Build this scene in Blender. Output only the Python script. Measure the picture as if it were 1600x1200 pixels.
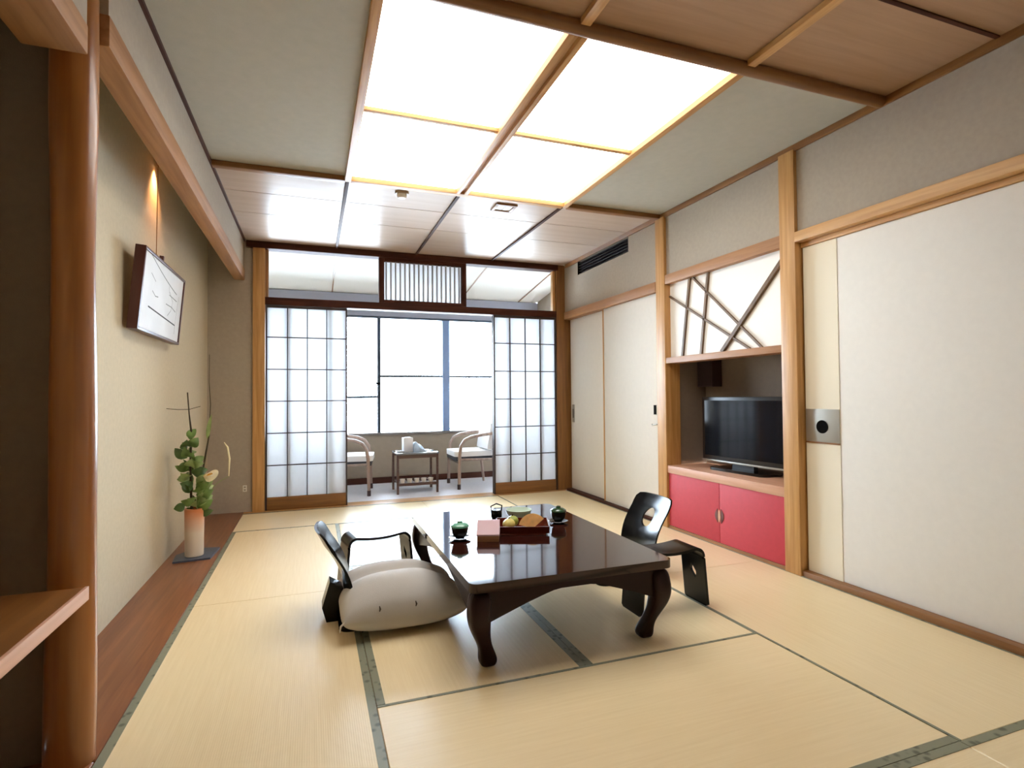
import bpy, bmesh, math, random
from mathutils import Vector, Matrix
random.seed(7)
S = bpy.context.scene
C = S.collection
for o in list(bpy.data.objects):
    bpy.data.objects.remove(o, do_unlink=True)

# ------------------------------------------------------------------ camera
F_PX, YAW, PITCH, ROLL, CAMH = 860.0, 0.3479, 0.0216, -0.0077, 1.08
cy, sy, cp, sp, cr, sr = math.cos(YAW), math.sin(YAW), math.cos(PITCH), math.sin(PITCH), math.cos(ROLL), math.sin(ROLL)
xa = Vector((cy, -sy, 0)); fw = Vector((sy*cp, cy*cp, sp)); va = Vector((-sy*sp, -cy*sp, cp))
right = xa*cr + va*sr; up = va*cr - xa*sr
cam_d = bpy.data.cameras.new('camera'); cam = bpy.data.objects.new('camera', cam_d); C.objects.link(cam)
cam_d.sensor_fit = 'HORIZONTAL'; cam_d.sensor_width = 36.0; cam_d.lens = F_PX/1600*36.0
cam_d.clip_start = 0.05; cam_d.clip_end = 200
m = Matrix((right, up, -fw)).transposed().to_4x4(); m.translation = Vector((0, 0, CAMH))
cam.matrix_world = m
S.camera = cam
# ------------------------------------------------------------------ world, exposure
w = bpy.data.worlds.new('world'); S.world = w; w.use_nodes = True
bg = w.node_tree.nodes['Background']; bg.inputs[0].default_value = (0.74, 0.87, 1.0, 1); bg.inputs[1].default_value = 32.0
S.view_settings.view_transform = 'Standard'; S.view_settings.look = 'None'
S.view_settings.gamma = 1.0; S.view_settings.use_curve_mapping = False
S.view_settings.exposure = 0.06
PANEL_LIGHT = 5.5        # ceiling light diffusers
ALCOVE_SPOT = 32.0        # small warm lamp in the alcove

# ------------------------------------------------------------------ room measures
XL, XT, XR, YB, ZC = -0.608, -0.919, 2.725, 5.77, 2.58
Y0, Y1, YM = 1.958, 3.88, 2.9035
XA, XM, XB = 0.2276, 1.022, 1.8555
YV = 7.07                 # veranda window wall
YF = -1.7                 # wall behind the camera
FUS = XR + 0.045          # face of the sliding doors

# ------------------------------------------------------------------ materials
def srgb(r, g, b):
    f = lambda c: (c/255/12.92) if c/255 <= 0.04045 else ((c/255+0.055)/1.055)**2.4
    return (f(r), f(g), f(b), 1)
def new_mat(name):
    mt = bpy.data.materials.new(name); mt.use_nodes = True
    nt = mt.node_tree
    return mt, nt, nt.nodes['Principled BSDF']
def plain(name, col, rough=0.5, metal=0.0, bump=0.0, bscale=200, var=0.0, vscale=6, spec=0.5, coat=0.0):
    mt, nt, b = new_mat(name)
    b.inputs['Base Color'].default_value = col; b.inputs['Roughness'].default_value = rough
    b.inputs['Metallic'].default_value = metal; b.inputs['Specular IOR Level'].default_value = spec
    b.inputs['Coat Weight'].default_value = coat; b.inputs['Coat Roughness'].default_value = 0.05
    tc = nt.nodes.new('ShaderNodeTexCoord')
    if var:
        n = nt.nodes.new('ShaderNodeTexNoise'); n.inputs['Scale'].default_value = vscale; n.inputs['Detail'].default_value = 5
        nt.links.new(tc.outputs['Object'], n.inputs['Vector'])
        r = nt.nodes.new('ShaderNodeValToRGB')
        r.color_ramp.elements[0].position = 0.3; r.color_ramp.elements[1].position = 0.7
        r.color_ramp.elements[0].color = tuple(c*(1-var) for c in col[:3])+(1,)
        r.color_ramp.elements[1].color = tuple(min(1, c*(1+var)) for c in col[:3])+(1,)
        nt.links.new(n.outputs['Fac'], r.inputs['Fac']); nt.links.new(r.outputs['Color'], b.inputs['Base Color'])
    if bump:
        n = nt.nodes.new('ShaderNodeTexNoise'); n.inputs['Scale'].default_value = bscale; n.inputs['Detail'].default_value = 3
        nt.links.new(tc.outputs['Object'], n.inputs['Vector'])
        bp = nt.nodes.new('ShaderNodeBump'); bp.inputs['Strength'].default_value = bump; bp.inputs['Distance'].default_value = 0.002
        nt.links.new(n.outputs['Fac'], bp.inputs['Height']); nt.links.new(bp.outputs['Normal'], b.inputs['Normal'])
    return mt
def wood(name, c1, c2, axis='x', rough=0.45, scale=1.0, coat=0.0, spec=0.5):
    mt, nt, b = new_mat(name); b.inputs['Specular IOR Level'].default_value = spec
    tc = nt.nodes.new('ShaderNodeTexCoord'); mp = nt.nodes.new('ShaderNodeMapping')
    s = {'x': (1.2, 22, 22), 'y': (22, 1.2, 22), 'z': (22, 22, 1.2)}[axis]
    mp.inputs['Scale'].default_value = tuple(v*scale for v in s)
    n = nt.nodes.new('ShaderNodeTexNoise'); n.inputs['Scale'].default_value = 1.6; n.inputs['Detail'].default_value = 6; n.inputs['Distortion'].default_value = 0.6
    r = nt.nodes.new('ShaderNodeValToRGB'); r.color_ramp.elements[0].position = 0.32; r.color_ramp.elements[1].position = 0.68
    r.color_ramp.elements[0].color = c1; r.color_ramp.elements[1].color = c2
    nt.links.new(tc.outputs['Object'], mp.inputs['Vector']); nt.links.new(mp.outputs['Vector'], n.inputs['Vector'])
    nt.links.new(n.outputs['Fac'], r.inputs['Fac']); nt.links.new(r.outputs['Color'], b.inputs['Base Color'])
    bp = nt.nodes.new('ShaderNodeBump'); bp.inputs['Strength'].default_value = 0.08; bp.inputs['Distance'].default_value = 0.002
    nt.links.new(n.outputs['Fac'], bp.inputs['Height']); nt.links.new(bp.outputs['Normal'], b.inputs['Normal'])
    b.inputs['Roughness'].default_value = rough; b.inputs['Coat Weight'].default_value = coat; b.inputs['Coat Roughness'].default_value = 0.12
    return mt
def emit(name, col, strength):
    mt, nt, b = new_mat(name)
    b.inputs['Base Color'].default_value = (0.8, 0.8, 0.8, 1)
    b.inputs['Emission Color'].default_value = col; b.inputs['Emission Strength'].default_value = strength
    return mt
def tatami(name, axis):
    mt, nt, b = new_mat(name)
    tc = nt.nodes.new('ShaderNodeTexCoord')
    wv = nt.nodes.new('ShaderNodeTexWave'); wv.wave_type = 'BANDS'; wv.bands_direction = 'X' if axis == 'x' else 'Y'
    wv.inputs['Scale'].default_value = 45; wv.inputs['Distortion'].default_value = 0.6; wv.inputs['Detail'].default_value = 2
    nt.links.new(tc.outputs['Object'], wv.inputs['Vector'])
    mp = nt.nodes.new('ShaderNodeMapping'); mp.inputs['Scale'].default_value = (60, 2.5, 1) if axis == 'x' else (2.5, 60, 1)
    nt.links.new(tc.outputs['Object'], mp.inputs['Vector'])
    n = nt.nodes.new('ShaderNodeTexNoise'); n.inputs['Scale'].default_value = 1.5; n.inputs['Detail'].default_value = 5
    nt.links.new(mp.outputs['Vector'], n.inputs['Vector'])
    r = nt.nodes.new('ShaderNodeValToRGB'); r.color_ramp.elements[0].position = 0.25; r.color_ramp.elements[1].position = 0.75
    r.color_ramp.elements[0].color = srgb(236, 214, 168); r.color_ramp.elements[1].color = srgb(244, 224, 182)
    nt.links.new(n.outputs['Fac'], r.inputs['Fac']); nt.links.new(r.outputs['Color'], b.inputs['Base Color'])
    bp = nt.nodes.new('ShaderNodeBump'); bp.inputs['Strength'].default_value = 0.15; bp.inputs['Distance'].default_value = 0.001
    nt.links.new(wv.outputs['Fac'], bp.inputs['Height']); nt.links.new(bp.outputs['Normal'], b.inputs['Normal'])
    b.inputs['Roughness'].default_value = 0.32
    return mt
def heri(name):
    mt, nt, b = new_mat(name)
    tc = nt.nodes.new('ShaderNodeTexCoord')
    v = nt.nodes.new('ShaderNodeTexVoronoi'); v.inputs['Scale'].default_value = 26
    nt.links.new(tc.outputs['Object'], v.inputs['Vector'])
    r = nt.nodes.new('ShaderNodeValToRGB'); r.color_ramp.elements[0].position = 0.15; r.color_ramp.elements[1].position = 0.35
    r.color_ramp.elements[0].color = srgb(84, 84, 66); r.color_ramp.elements[1].color = srgb(128, 130, 108)
    nt.links.new(v.outputs['Distance'], r.inputs['Fac']); nt.links.new(r.outputs['Color'], b.inputs['Base Color'])
    b.inputs['Roughness'].default_value = 0.5
    return mt
def paper(name, col, trans):
    mt, nt, b = new_mat(name)
    nt.nodes.remove(b); out = nt.nodes['Material Output']
    d = nt.nodes.new('ShaderNodeBsdfDiffuse'); t = nt.nodes.new('ShaderNodeBsdfTranslucent'); mx = nt.nodes.new('ShaderNodeMixShader')
    n = nt.nodes.new('ShaderNodeTexNoise'); n.inputs['Scale'].default_value = 30; n.inputs['Detail'].default_value = 6
    r = nt.nodes.new('ShaderNodeValToRGB'); r.color_ramp.elements[0].color = tuple(c*0.95 for c in col[:3])+(1,); r.color_ramp.elements[1].color = col
    nt.links.new(n.outputs['Fac'], r.inputs['Fac'])
    nt.links.new(r.outputs['Color'], d.inputs['Color']); nt.links.new(r.outputs['Color'], t.inputs['Color'])
    mx.inputs['Fac'].default_value = trans
    nt.links.new(d.outputs[0], mx.inputs[1]); nt.links.new(t.outputs[0], mx.inputs[2]); nt.links.new(mx.outputs[0], out.inputs['Surface'])
    return mt
def thin_glass(name, tint=(0.97, 0.985, 1, 1)):
    mt, nt, b = new_mat(name)
    nt.nodes.remove(b); out = nt.nodes['Material Output']
    t = nt.nodes.new('ShaderNodeBsdfTransparent'); t.inputs['Color'].default_value = tint
    g = nt.nodes.new('ShaderNodeBsdfGlossy'); g.inputs['Roughness'].default_value = 0.02
    f = nt.nodes.new('ShaderNodeFresnel'); f.inputs['IOR'].default_value = 1.45
    mx = nt.nodes.new('ShaderNodeMixShader')
    nt.links.new(f.outputs[0], mx.inputs['Fac']); nt.links.new(t.outputs[0], mx.inputs[1]); nt.links.new(g.outputs[0], mx.inputs[2])
    nt.links.new(mx.outputs[0], out.inputs['Surface'])
    return mt

AM1, AM2 = srgb(176, 126, 68), srgb(206, 158, 98)
W = {a: wood('amber_wood_'+a, AM1, AM2, a, 0.42) for a in 'xyz'}
RW = {a: wood('reddish_wood_'+a, srgb(148, 101, 60), srgb(172, 124, 79), a, 0.5) for a in 'xyz'}
DW = {a: wood('dark_brown_wood_'+a, srgb(58, 30, 22), srgb(80, 44, 30), a, 0.55, 1.0, 0.0, 0.15) for a in 'xyz'}
MW = {a: wood('mid_brown_wood_'+a, srgb(116, 74, 36), srgb(142, 96, 48), a, 0.4) for a in 'xyz'}
PINKW = wood('pale_pink_wood', srgb(200, 150, 120), srgb(216, 168, 138), 'y', 0.45)
POSTW = wood('polished_log', srgb(142, 86, 34), srgb(166, 106, 50), 'z', 0.3, 0.7, 0.3)
TOKO = wood('alcove_board_wood', srgb(118, 68, 36), srgb(146, 90, 52), 'y', 0.32, 1.0, 0.15)
PLAST = plain('sand_plaster', srgb(170, 157, 140), 0.9, bump=0.3, bscale=260, var=0.04, vscale=40)
PLASTT = plain('alcove_plaster', srgb(200, 186, 158), 0.9, bump=0.3, bscale=260, var=0.04, vscale=40)
PLASTG = plain('veranda_wall_paint', srgb(150, 136, 118), 0.85, bump=0.15, var=0.04, vscale=20)
CEILM = plain('ceiling_matte_panel', srgb(178, 173, 158), 0.85, bump=0.2, bscale=150, var=0.03, vscale=20)
CEILB = wood('ceiling_brown_board', srgb(166, 130, 98), srgb(176, 140, 108), 'x', 0.5)
CEILG = wood('ceiling_gloss_board', srgb(190, 168, 150), srgb(198, 178, 162), 'x', 0.30, 0.6, 0.0, 0.10)
WHITEC = plain('white_ceiling_paint', srgb(236, 230, 218), 0.8)
FUSM = plain('sliding_door_paper', srgb(232, 227, 217), 0.75, bump=0.1, bscale=120, var=0.015, vscale=30)
FUSC = plain('sliding_door_edge_paper', srgb(238, 228, 204), 0.7)
TATX, TATY = tatami('tatami_rush_x', 'x'), tatami('tatami_rush_y', 'y')
HERI = heri('tatami_border_cloth')
SHOJI = paper('shoji_paper', (0.97, 0.97, 0.97, 1), 0.68)
GLASS = thin_glass('window_glass')
ALU = plain('window_aluminium', srgb(74, 86, 100), 0.5, spec=0.3)
BLUEG = plain('blue_grey_paint', srgb(128, 150, 184), 0.5)
VFLOOR = plain('veranda_carpet', srgb(238, 238, 244), 0.45, bump=0.4, bscale=400, var=0.05, vscale=60)
LACQ = plain('dark_red_brown_lacquer', srgb(46, 20, 15), 0.06, spec=0.6)
LACQ2 = plain('dark_red_brown_satin', srgb(36, 14, 12), 0.28, spec=0.2)
BLACK = plain('black_lacquer', srgb(8, 8, 10), 0.2, spec=0.22)
RED = plain('red_cabinet_paper', srgb(194, 58, 70), 0.6, bump=0.1, bscale=180, var=0.04, vscale=30)
METAL = plain('brushed_metal', srgb(176, 172, 162), 0.38, 0.7)
DARK = plain('dark_void', srgb(10, 9, 8), 0.8, spec=0.05)

# ------------------------------------------------------------------ mesh helpers
def link(name, bm, mat, parent=None, loc=(0, 0, 0), smooth=False):
    me = bpy.data.meshes.new(name); bmesh.ops.recalc_face_normals(bm, faces=bm.faces[:]); bm.to_mesh(me); bm.free()
    if mat: me.materials.append(mat)
    if smooth:
        for p in me.polygons: p.use_smooth = True
        try: me.set_sharp_from_angle(angle=math.radians(smooth if smooth is not True else 45))
        except Exception: pass
    o = bpy.data.objects.new(name, me); C.objects.link(o); o.location = loc
    if parent: o.parent = parent
    return o
def tag(o, label=None, cat=None, group=None, kind=None):
    if label: o['label'] = label
    if cat: o['category'] = cat
    if group: o['group'] = group
    if kind: o['kind'] = kind
    return o
def thing(name, label, cat, loc=(0, 0, 0), rz=0, group=None, kind=None):
    o = bpy.data.objects.new(name, None); C.objects.link(o); o.location = loc; o.rotation_euler = (0, 0, rz); o.empty_display_size = 0.1
    return tag(o, label, cat, group, kind)
def struct(o, label, cat): return tag(o, label, cat, None, 'structure')
def bm_box(bm, lo, hi):
    lo, hi = Vector(lo), Vector(hi)
    r = bmesh.ops.create_cube(bm, size=1.0)
    bmesh.ops.scale(bm, vec=hi-lo, verts=r['verts']); bmesh.ops.translate(bm, vec=(lo+hi)/2, verts=r['verts'])
def box(name, lo, hi, mat, parent=None, bev=0.0, seg=2):
    lo2 = Vector([min(a, b) for a, b in zip(lo, hi)]); hi2 = Vector([max(a, b) for a, b in zip(lo, hi)])
    c = (lo2+hi2)/2; bm = bmesh.new(); bm_box(bm, lo2-c, hi2-c)
    if bev: bmesh.ops.bevel(bm, geom=bm.edges[:], offset=bev, segments=seg, profile=0.6, affect='EDGES')
    return link(name, bm, mat, parent, c, smooth=40 if bev else False)
def bm_tube(bm, pts, rad, n=10, cap=True):
    pts = [Vector(p) for p in pts]; rads = rad if isinstance(rad, (list, tuple)) else [rad]*len(pts)
    rings = []; prev = None
    for i, p in enumerate(pts):
        t = (pts[min(i+1, len(pts)-1)]-pts[max(i-1, 0)]).normalized()
        if prev is None:
            a = Vector((0, 0, 1)) if abs(t.z) < 0.9 else Vector((1, 0, 0)); u = t.cross(a).normalized()
        else: u = (prev - t*prev.dot(t)).normalized()
        prev = u; v = t.cross(u)
        rings.append([bm.verts.new(p+(u*math.cos(k*2*math.pi/n)+v*math.sin(k*2*math.pi/n))*rads[i]) for k in range(n)])
    for a, b in zip(rings, rings[1:]):
        for k in range(n): bm.faces.new((a[k], a[(k+1) % n], b[(k+1) % n], b[k]))
    if cap: bm.faces.new(rings[0][::-1]); bm.faces.new(rings[-1])
def tube(name, pts, rad, mat, parent=None, n=10, loc=(0, 0, 0)):
    bm = bmesh.new(); bm_tube(bm, pts, rad, n); return link(name, bm, mat, parent, loc, smooth=50)
def lathe(name, prof, mat, parent=None, loc=(0, 0, 0), n=32, cap=True):
    bm = bmesh.new(); rings = []
    for r, z in prof:
        r = max(r, 0.0004); rings.append([bm.verts.new((r*math.cos(2*math.pi*k/n), r*math.sin(2*math.pi*k/n), z)) for k in range(n)])
    for a, b in zip(rings, rings[1:]):
        for k in range(n): bm.faces.new((a[k], a[(k+1) % n], b[(k+1) % n], b[k]))
    if cap: bm.faces.new(rings[0][::-1]); bm.faces.new(rings[-1])
    return link(name, bm, mat, parent, loc, smooth=40)
def prism(name, poly, axis, lo, hi, mat, parent=None, loc=(0, 0, 0), bev=0.0):
    """polygon in the plane normal to axis, extruded from lo to hi along axis"""
    def P(a, b, t): return {'x': (t, a, b), 'y': (a, t, b), 'z': (a, b, t)}[axis]
    bm = bmesh.new(); A = [bm.verts.new(P(a, b, lo)) for a, b in poly]; B = [bm.verts.new(P(a, b, hi)) for a, b in poly]
    bm.faces.new(A); bm.faces.new(B[::-1]); n = len(poly)
    for i in range(n): bm.faces.new((A[i], B[i], B[(i+1) % n], A[(i+1) % n]))
    if bev: bmesh.ops.bevel(bm, geom=[e for e in bm.edges if e.calc_face_angle(0) > 0.6], offset=bev, segments=2, affect='EDGES')
    return link(name, bm, mat, parent, loc, smooth=35)
def rrect(hx, hy, r, n=6, cx=0, cyy=0):
    out = []
    for sx, sy_, a0 in ((1, 1, 0), (-1, 1, 90), (-1, -1, 180), (1, -1, 270)):
        for k in range(n+1):
            a = math.radians(a0+90*k/n); out.append((cx+sx*(hx-r)+r*math.cos(a), cyy+sy_*(hy-r)+r*math.sin(a)))
    return out
def sheet_with_hole(name, outer, inner, fmap, thick, mat, parent=None, rings=5):
    """sheet between an inner and an outer closed outline (same vertex count) mapped into space by fmap, given thickness"""
    bm = bmesh.new(); n = len(outer); layers = []
    for side in (0, 1):
        rs = []
        for j in range(rings+1):
            t = j/rings
            rs.append([bm.verts.new(fmap(i_[0]+(o_[0]-i_[0])*t, i_[1]+(o_[1]-i_[1])*t, side*thick)) for i_, o_ in zip(inner, outer)])
        layers.append(rs)
        for a, b in zip(rs, rs[1:]):
            for k in range(n):
                q = (a[k], a[(k+1) % n], b[(k+1) % n], b[k]); bm.faces.new(q if side else q[::-1])
    for j in (0, rings):
        a, b = layers[0][j], layers[1][j]
        for k in range(n):
            bm.faces.new((a[k], a[(k+1) % n], b[(k+1) % n], b[k]))
    return link(name, bm, mat, parent, smooth=50)
def resample(poly, n):
    """n points along the outline at the polar angles of a circle about (0,0), for star-shaped outlines"""
    out = []
    for k in range(n):
        a = 2*math.pi*k/n; d = Vector((math.cos(a), math.sin(a))); best = None
        for i in range(len(poly)):
            p, q = Vector(poly[i]), Vector(poly[(i+1) % len(poly)]); e = q-p
            den = d.x*e.y-d.y*e.x
            if abs(den) < 1e-9: continue
            t = (p.x*e.y-p.y*e.x)/den; s_ = (p.x*d.y-p.y*d.x)/den
            if t > 0 and -1e-6 <= s_ <= 1+1e-6 and (best is None or t > best): best = t
        out.append((d.x*best, d.y*best))
    return out

# ================================================================== SETTING
# ---- floor: sub-floor, tatami mats with cloth borders, alcove board, veranda floor
floor = struct(box('floor', (-1.0, YF, -0.16), (3.4, YV+0.1, -0.06), plain('sub_floor', srgb(120, 100, 80), 0.9)), 'tatami floor of the room with alcove board and pale veranda floor', 'floor')
def on_floor(o):                       # keep world position under the parent
    o.parent = floor; o.matrix_parent_inverse = Matrix.Translation(-floor.location); return o
HW = 0.030
def mat_piece(x0, x1, y0, y1, along, w0=HW, w1=HW):
    g = 0.0012
    m_ = on_floor(box('tatami_mat', (x0+g, y0+g, -0.055), (x1-g, y1-g, 0.0), TATY if along == 'x' else TATX, None, 0.002, 1))
    c = Vector(((x0+x1)/2, (y0+y1)/2, -0.0275))
    if along == 'y': strips = (((x0+g, y0+g), (x0+w0, y1-g)), ((x1-w1, y0+g), (x1-g, y1-g)))
    else: strips = (((x0+g, y0+g), (x1-g, y0+w0)), ((x0+g, y1-w1), (x1-g, y1-g)))
    for a, b in strips:
        box('border', (a[0]-c.x, a[1]-c.y, 0.0262), (b[0]-c.x, b[1]-c.y, 0.0290), HERI, m_)
c0, c1, c2, c3, c4 = XL, 0.211, 1.03, 1.883, XR
for y0, y1 in ((3.27, 4.95), (1.59, 3.27), (-0.09, 1.59), (YF+0.02, -0.09)): mat_piece(c0, c1, y0, y1, 'y')
for y0, y1 in ((4.515, 5.70), (2.835, 4.515), (1.155, 2.835)): mat_piece(c3, c4, y0, y1, 'y', 0.012, 0.012)
for y0, y1 in ((0.315, 1.155), (-0.525, 0.315), (YF+0.02, -0.525)): mat_piece(c3, c4, y0, y1, 'x')
mat_piece(c1, c2, 1.9945, 3.67, 'y'); mat_piece(c2, c3, 1.9945, 3.67, 'y', HW, 0.008)
for y0, y1, wa, wb_ in ((3.67, 4.31, HW, HW), (4.31, 4.95, HW, 0.012), (1.155, 1.9945, HW, 0.014), (0.315, 1.155, HW, HW), (-0.525, 0.315, HW, HW), (YF+0.02, -0.525, HW, HW)):
    mat_piece(c1, c3, y0, y1, 'x', wa, wb_)
mat_piece(c0, 1.06, 4.95, 5.70, 'x', 0.010, HW); mat_piece(1.06, c3, 4.95, 5.70, 'x', 0.010, HW)
on_floor(box('alcove_board', (XT, 1.99, -0.055), (XL, YB, 0.004), TOKO, None, 0.003))
on_floor(box('side_alcove_board', (XT, YF+0.02, -0.055), (XL, 1.985, 0.004), TOKO, None, 0.003))
on_floor(box('door_sill_board', (XL, 5.705, -0.055), (XR, 5.90, 0.002), W['x'], None, 0.002))
on_floor(box('veranda_flooring', (-0.95, 5.905, -0.055), (3.1, YV, -0.002), VFLOOR))

# ---- left side: alcove back wall, partition, drop wall with board, log post, side-alcove lintel
wl = struct(box('wall_left', (XT-0.1, YF, 0.0), (XT, YB+0.08, ZC), PLASTT), 'beige plaster back wall of the left alcove', 'wall')
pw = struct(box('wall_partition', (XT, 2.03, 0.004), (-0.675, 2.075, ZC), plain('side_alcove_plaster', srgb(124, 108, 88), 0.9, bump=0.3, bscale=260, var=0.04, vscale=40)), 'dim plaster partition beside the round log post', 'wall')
dw = struct(box('wall_drop', (-0.69, 2.06, 2.30), (XL-0.003, YB-0.02, ZC), PLAST), 'plaster drop wall hanging over the alcove', 'wall')
struct(box('trim_1', (-0.695, 2.05, 2.195), (XL+0.004, YB-0.025, 2.30), RW['y'], None, 0.008), 'brown wooden board along the bottom of the drop wall', 'trim')
struct(box('wall_side_drop', (-0.69, YF+0.02, 2.15), (XL-0.008, 1.90, ZC), PLAST), 'plaster strip above the side alcove lintel', 'wall')
struct(box('trim_2', (-0.76, YF+0.02, 2.065), (XL+0.004, 1.875, 2.15), RW['y'], None, 0.006), 'brown wooden lintel above the side alcove', 'trim')
# round log post, slightly irregular
bm = bmesh.new(); N = 28; rings = []
for i in range(33):
    z = ZC*i/32; r = 0.058+0.003*math.sin(z*3.1+0.4)+0.002*math.sin(z*7.3)+0.004*math.exp(-z*6); ox = 0.003*math.sin(z*2.3)
    rings.append([bm.verts.new((ox+r*(1+0.015*math.sin(3*a+z))*math.cos(a), r*math.sin(a), z)) for a in [2*math.pi*k/N for k in range(N)]])
for a, b in zip(rings, rings[1:]):
    for k in range(N): bm.faces.new((a[k], a[(k+1) % N], b[(k+1) % N], b[k]))
bm.faces.new(rings[0][::-1]); bm.faces.new(rings[-1])
struct(link('trim_3', bm, POSTW, None, (-0.676, 2.0, 0.004), smooth=True), 'polished round log post between the two alcoves', 'post')
struct(box('trim_ceiling_left', (XL-0.003, 2.07, ZC-0.018), (XL+0.012, YB-0.03, ZC), DW['y']), 'thin dark strip between drop wall and ceiling', 'trim')

# ---- wall behind the camera
struct(box('wall_front', (XT, YF-0.1, 0.0), (XR+0.1, YF, ZC), PLAST), 'plain plaster wall at the near end of the room', 'wall')

# ---- right wall
wr = thing('wall_right', 'plaster wall sections above the sliding doors on the right', 'wall', kind='structure')
box('plaster_panel', (XR+0.012, 3.92, 2.03), (XR+0.12, YB, 2.40), PLAST, wr)
box('plaster_panel', (XR+0.012, 3.92, 2.40), (XR+0.12, 4.375, ZC), PLAST, wr)
box('plaster_panel', (XR+0.012, 5.405, 2.40), (XR+0.12, YB, ZC), PLAST, wr)
box('plaster_panel', (XR+0.012, 4.375, 2.545), (XR+0.12, 5.405, ZC), PLAST, wr)
box('plaster_panel', (XR+0.012, 2.615, 2.06), (XR+0.12, 3.80, ZC), PLAST, wr)
box('plaster_panel', (XR+0.012, YF, 2.046), (XR+0.12, 2.50, ZC), PLAST, wr)
box('plaster_panel', (FUS+0.07, YF, 0.0), (FUS+0.12, 2.50, 2.05), PLAST, wr)
box('plaster_panel', (FUS+0.07, 3.92, 0.0), (FUS+0.12, YB, 2.05), PLAST, wr)
vent = thing('air_vent', 'dark slot air vent high on the right wall near the ceiling', 'vent', (XR+0.012, 4.89, 2.472))
box('back_plate', (0.06, -0.515, -0.072), (0.07, 0.515, 0.073), DARK, vent)
for k in range(5): box('louvre', (0.012, -0.512, -0.062+k*0.029), (0.05, 0.512, -0.058+k*0.029), plain('vent_louvre', srgb(44, 34, 34), 0.5), vent)
box('end_plate', (0.0, -0.515, -0.072), (0.06, -0.509, 0.073), DARK, vent); box('end_plate', (0.0, 0.509, -0.072), (0.06, 0.515, 0.073), DARK, vent)
def trimbox(n, lo, hi, mat, label, cat='trim', bev=0.004):
    return struct(box('trim_%d' % n, lo, hi, mat, None, bev), label, cat)
trimbox(4, (XR-0.012, 2.500, 0.0), (XR+0.13, 2.615, ZC-0.03), W['z'], 'square amber wood post right of the television niche', 'post')
trimbox(5, (XR-0.012, 3.800, 0.0), (XR+0.13, 3.920, ZC-0.03), W['z'], 'square amber wood post left of the television niche', 'post')
trimbox(6, (XR-0.018, YF+0.02, 1.985), (XR+0.05, 2.4985, 2.046), W['y'], 'amber wood rail above the large cream sliding door')
trimbox(7, (XR+0.03, YF+0.02, 1.955), (FUS+0.068, 2.4985, 1.984), W['y'], 'grooved amber head track of the large cream sliding door')
trimbox(8, (XR-0.002, YF+0.02, 0.0), (FUS+0.068, 2.4985, 0.034), MW['y'], 'brown floor track of the large cream sliding door')
trimbox(9, (XR-0.014, 3.9215, 1.945), (XR+0.11, YB-0.06, 2.03), RW['y'], 'brown rail above the pair of white sliding doors')
trimbox(10, (XR-0.002, 3.9215, 0.0), (FUS+0.068, YB-0.06, 0.026), DW['y'], 'dark floor track of the pair of white sliding doors')
trimbox(11, (XR-0.006, YF+0.02, ZC-0.042), (XR+0.011, YB-0.07, ZC), MW['y'], 'brown moulding between right wall and ceiling')
trimbox(12, (XR-0.008, 2.6165, 1.985), (XR+0.12, 3.7985, 2.06), RW['y'], 'reddish wood rail above the white panel with crossing sticks')
trimbox(13, (XR-0.008, 2.6165, 1.335), (XR+0.12, 3.7985, 1.382), RW['y'], 'reddish wood rail between stick panel and television niche')

# large cream sliding doors
def fusuma(n, y0, y1, x, z0, z1, label, strip=None):
    d = thing('door_%d' % n, label, 'sliding door', (x, (y0+y1)/2, z0), kind='structure')
    h = (y1-y0)/2
    box('door_panel', (0, -h, 0), (0.022, h, z1-z0), FUSM, d, 0.002)
    return d
d5 = fusuma(5, 0.62, 2.492, FUS, 0.035, 1.954, 'large cream sliding door with round finger pull on the right wall')
h5 = (2.492-0.62)/2
box('edge_strip', (-0.003, h5-0.225, 0), (0.0, h5, 1.919), FUSC, d5)
pl = box('pull_plate', (-0.006, h5-0.224, 0.765), (-0.003, h5-0.001, 0.955), METAL, d5, 0.001)
box('plate_edge', (-0.007, h5-0.224, 0.755), (-0.003, h5-0.001, 0.765), MW['y'], d5)
bm = bmesh.new(); bmesh.ops.create_cone(bm, cap_ends=True, segments=28, radius1=0.038, radius2=0.038, depth=0.004)
bmesh.ops.rotate(bm, verts=bm.verts, matrix=Matrix.Rotation(math.pi/2, 3, 'Y'))
link('finger_hole', bm, DARK, d5, (-0.0072, h5-0.113, 0.853), smooth=40)
fusuma(6, -1.30, 0.70, FUS+0.03, 0.035, 1.954, 'cream sliding door behind the large one')
# pair of white sliding doors at the far end
d7 = fusuma(7, 3.925, 4.885, FUS-0.02, 0.027, 1.944, 'white sliding door nearer the television niche')
box('door_edge', (-0.006, 0.462, 0), (0.0, 0.479, 1.917), W['z'], d7); 
box('pull_plate', (-0.004, -0.42, 0.885), (0.0, -0.385, 0.965), DARK, d7)
tube('pull_lever', [(-0.004, -0.36, 0.80), (-0.03, -0.40, 0.795), (-0.034, -0.44, 0.80), (-0.03, -0.47, 0.803)], 0.006, METAL, d7, 8)
d8 = fusuma(8, 4.80, 5.70, FUS+0.016, 0.027, 1.944, 'white sliding door next to the right shoji screen')
box('pull_plate', (-0.005, 0.36, 0.75), (0.0, 0.415, 0.95), METAL, d8, 0.002)
box('pull_recess', (-0.007, 0.372, 0.80), (-0.0045, 0.403, 0.90), plain('pull_recess', srgb(110, 104, 96), 0.5), d8)

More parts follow.
